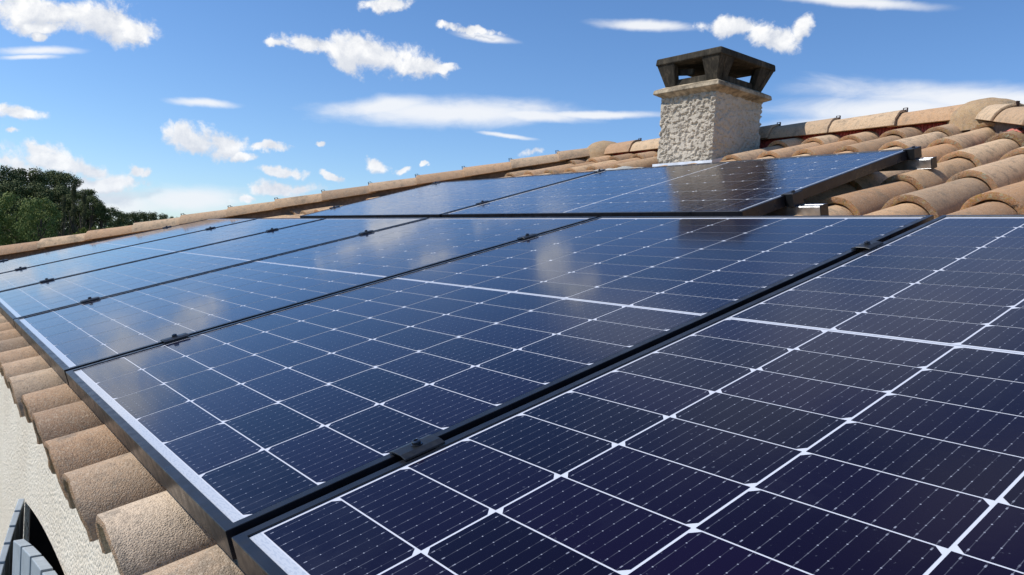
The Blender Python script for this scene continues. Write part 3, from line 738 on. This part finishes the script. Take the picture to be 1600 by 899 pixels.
CR = {'umbrella': [crown_mesh('crown', 'umbrella', 11+i, 46, 170, L_PINE) for i in range(3)],
      'round': [crown_mesh('crown', 'round', 31+i, 52, 120, L_BROAD) for i in range(2)],
      'column': [crown_mesh('crown', 'column', 51, 42, 130, L_CYP)],
      'shrub': [crown_mesh('crown', 'shrub', 71, 26, 90, L_SHRUB)],
      'low': [crown_mesh('crown', 'round', 91+i, 64, 110, L_PINE) for i in range(2)]}
def limb(mb, A, B2, r0, r1, n=7):
    ax = (B2-A).normalized(); s1 = ax.orthogonal().normalized(); s2 = ax.cross(s1)
    vs = [c+(s1*math.cos(2*math.pi*i/n)+s2*math.sin(2*math.pi*i/n))*r for c, r in ((A, r0), (B2, r1)) for i in range(n)]
    mb.add(vs, [(i, (i+1) % n, n+(i+1) % n, n+i) for i in range(n)], 0, (.5, .5, .5), True)
def tree(x, ytop, dist, rpx, hfac, kind, label, group, name, cat='tree'):
    """photo column x, crown top row, distance (m), crown half width in photo px"""
    d = dirpx(x, ytop); hd = math.hypot(d.x, d.y); P = CAM + d*(dist/hd)
    g = gz(P.x, P.y); r = rpx/FPX*dist; top = P.z; hh = r*hfac
    cz = top - hh*.80
    e = empty(name, Matrix.Translation((P.x, P.y, g)) @ Matrix.Rotation(random.uniform(0, 6.28), 4, 'Z'), label, cat, group)
    me = random.choice(CR[kind]); c = bpy.data.objects.new('crown', me); C.objects.link(c); c.parent = e
    c.location = (0, 0, cz-g); c.scale = (r, r, hh)
    mb = MB(); H = cz-g; tr = max(.05, .035*H)
    base = Vector((0, 0, -.3)); mid_ = Vector((random.uniform(-.2, .2), random.uniform(-.2, .2), H*.55)); tip = Vector((0, 0, H+hh*.15))
    limb(mb, base, mid_, tr, tr*.75); limb(mb, mid_, tip, tr*.75, tr*.3)
    for i in range(7):
        a = i*2.4+random.random(); s0 = mid_.lerp(tip, random.uniform(.0, .6)); limb(mb, s0, Vector((math.cos(a)*r*.6, math.sin(a)*r*.6, H+hh*random.uniform(-.35, .35))), tr*.4, tr*.12, 5)
    t = mb.build('trunk', BARK); t.parent = e
    return e
GP = 'dark umbrella pines on the wooded rise'
PN = [(-40,268,78,34), (6,262,80,32), (44,264,82,34), (78,268,84,30), (100,270,78,27), (22,284,74,34), (62,288,73,32), (-18,296,70,34), (94,292,74,26), (118,304,72,22), (138,296,70,22), (146,308,68,20), (84,318,69,28), (44,312,70,32), (128,322,70,22), (158,322,69,16), (-60,290,74,36)]
PLAB = ['round-topped dark pine at the left picture edge', 'highest dark pine crown at the far left of the wooded rise', 'flat-topped dark pine next to the highest crown', 'dark pine in the middle of the skyline of the rise',
        'dark pine where the wooded skyline starts to drop', 'dark pine in the second line under the highest crown', 'second-line pine below the middle of the skyline', 'shaded pine low at the left picture edge', 'second-line pine below the dropping skyline', 'mid-height pine right of the tall crowns',
        'lower round pine forming the right shoulder of the grove', 'small pine at the right end of the grove', 'low dark pine behind the olive-brown cypress', 'low dark pine behind the leafy tree', 'low pine behind the yellow shrub', 'smallest pine leaning out at the right end of the grove', 'pine mostly beyond the left picture edge']
for (x, y, dd, r), lb in zip(PN, PLAB): tree(x, y, dd, r, 1.05, 'umbrella', lb, GP, 'pine_tree')
for x, y, dd, r, h, lb in [(28,304,44,36,1.25,'leafy mid-green tree at the left in front of the pines'), (66,311,42,32,1.3,'leafy bright green tree right of its twin, in front of the pines'), (-20,318,43,34,1.2,'leafy green tree cut by the left picture edge')]:
    tree(x, y, dd, r, h, 'round', lb, 'leafy trees in front of the pines', 'broadleaf_tree')
for x, y, dd, r, h, lb in [(116,300,52,17,3.0,'tall olive-brown cypress beside the leafy trees'), (100,318,50,13,3.0,'shorter brownish cypress left of the tall one'), (132,312,54,14,3.0,'dark narrow cypress right of the tall one')]:
    tree(x, y, dd, r, h, 'column', lb, 'narrow cypresses between grove and roof', 'cypress_tree')
for x, y, dd, r, lb in [(146,352,30,15,'yellow-green shrub above the hip tiles'), (131,353,30,12,'rounded yellow-green shrub just left of the widest one'), (116,363,29,9,'small yellow-green shrub left of the others'), (168,352,33,13,'yellow-green shrub at the right end of its group')]:
    tree(x, y, dd, r, 1.3, 'shrub', lb, 'yellow-green shrubs beyond the roof', 'garden_shrub', 'shrub')
i = 0
LOW = ['low round tree where the distant tree line leaves the grove', 'second low tree of the distant tree line', 'third low tree of the distant tree line', 'fourth low tree of the distant tree line', 'fifth low tree of the distant tree line', 'sixth low tree of the distant tree line, near the hip tiles', 'last low tree of the distant line before the roof hides it', 'low tree hidden mostly by the roof at the end of the line']
for x, y, r in [(170,325,22), (186,331,20), (203,333,19), (218,332,18), (233,333,17), (247,333,16), (260,336,14), (272,339,12)]:
    tree(x, y, 85+x*.12, r*1.15, 1.35, 'low', LOW[i], 'low distant tree line right of the grove', 'distant_tree'); i += 1

# low undergrowth filling the wooded rise behind the trunks
mb = MB(); rnd = random.Random(5)
for k in range(420):
    x = rnd.uniform(-112, -66); y = rnd.uniform(-26, 34)
    if math.hypot(x+2, y-4) < 62: continue
    g = gz(x, y); cr = rnd.uniform(1.0, 2.0); c = Vector((x, y, g+cr*.6)); tone = rnd.random()
    for q in range(60):
        d = Vector((rnd.gauss(0, 1), rnd.gauss(0, 1), abs(rnd.gauss(0, .9)))).normalized(); p = c+d*cr*rnd.uniform(.6, 1.1)
        nn = (d+Vector((rnd.uniform(-.6, .6), rnd.uniform(-.6, .6), rnd.uniform(-.3, .6)))).normalized(); t1 = nn.orthogonal().normalized(); t2 = nn.cross(t1); sz = rnd.uniform(.10, .24)
        mb.add([p-t1*sz, p+t2*sz*.6, p+t1*sz, p-t2*sz*.6], [(0, 1, 2, 3)], 0, (min(1, tone*.5+rnd.random()*.4), 0, 0))
o = mb.build('undergrowth', L_PINE); o['kind'] = 'stuff'; o['label'] = 'dark undergrowth between the pine trunks on the rise'; o['category'] = 'undergrowth'
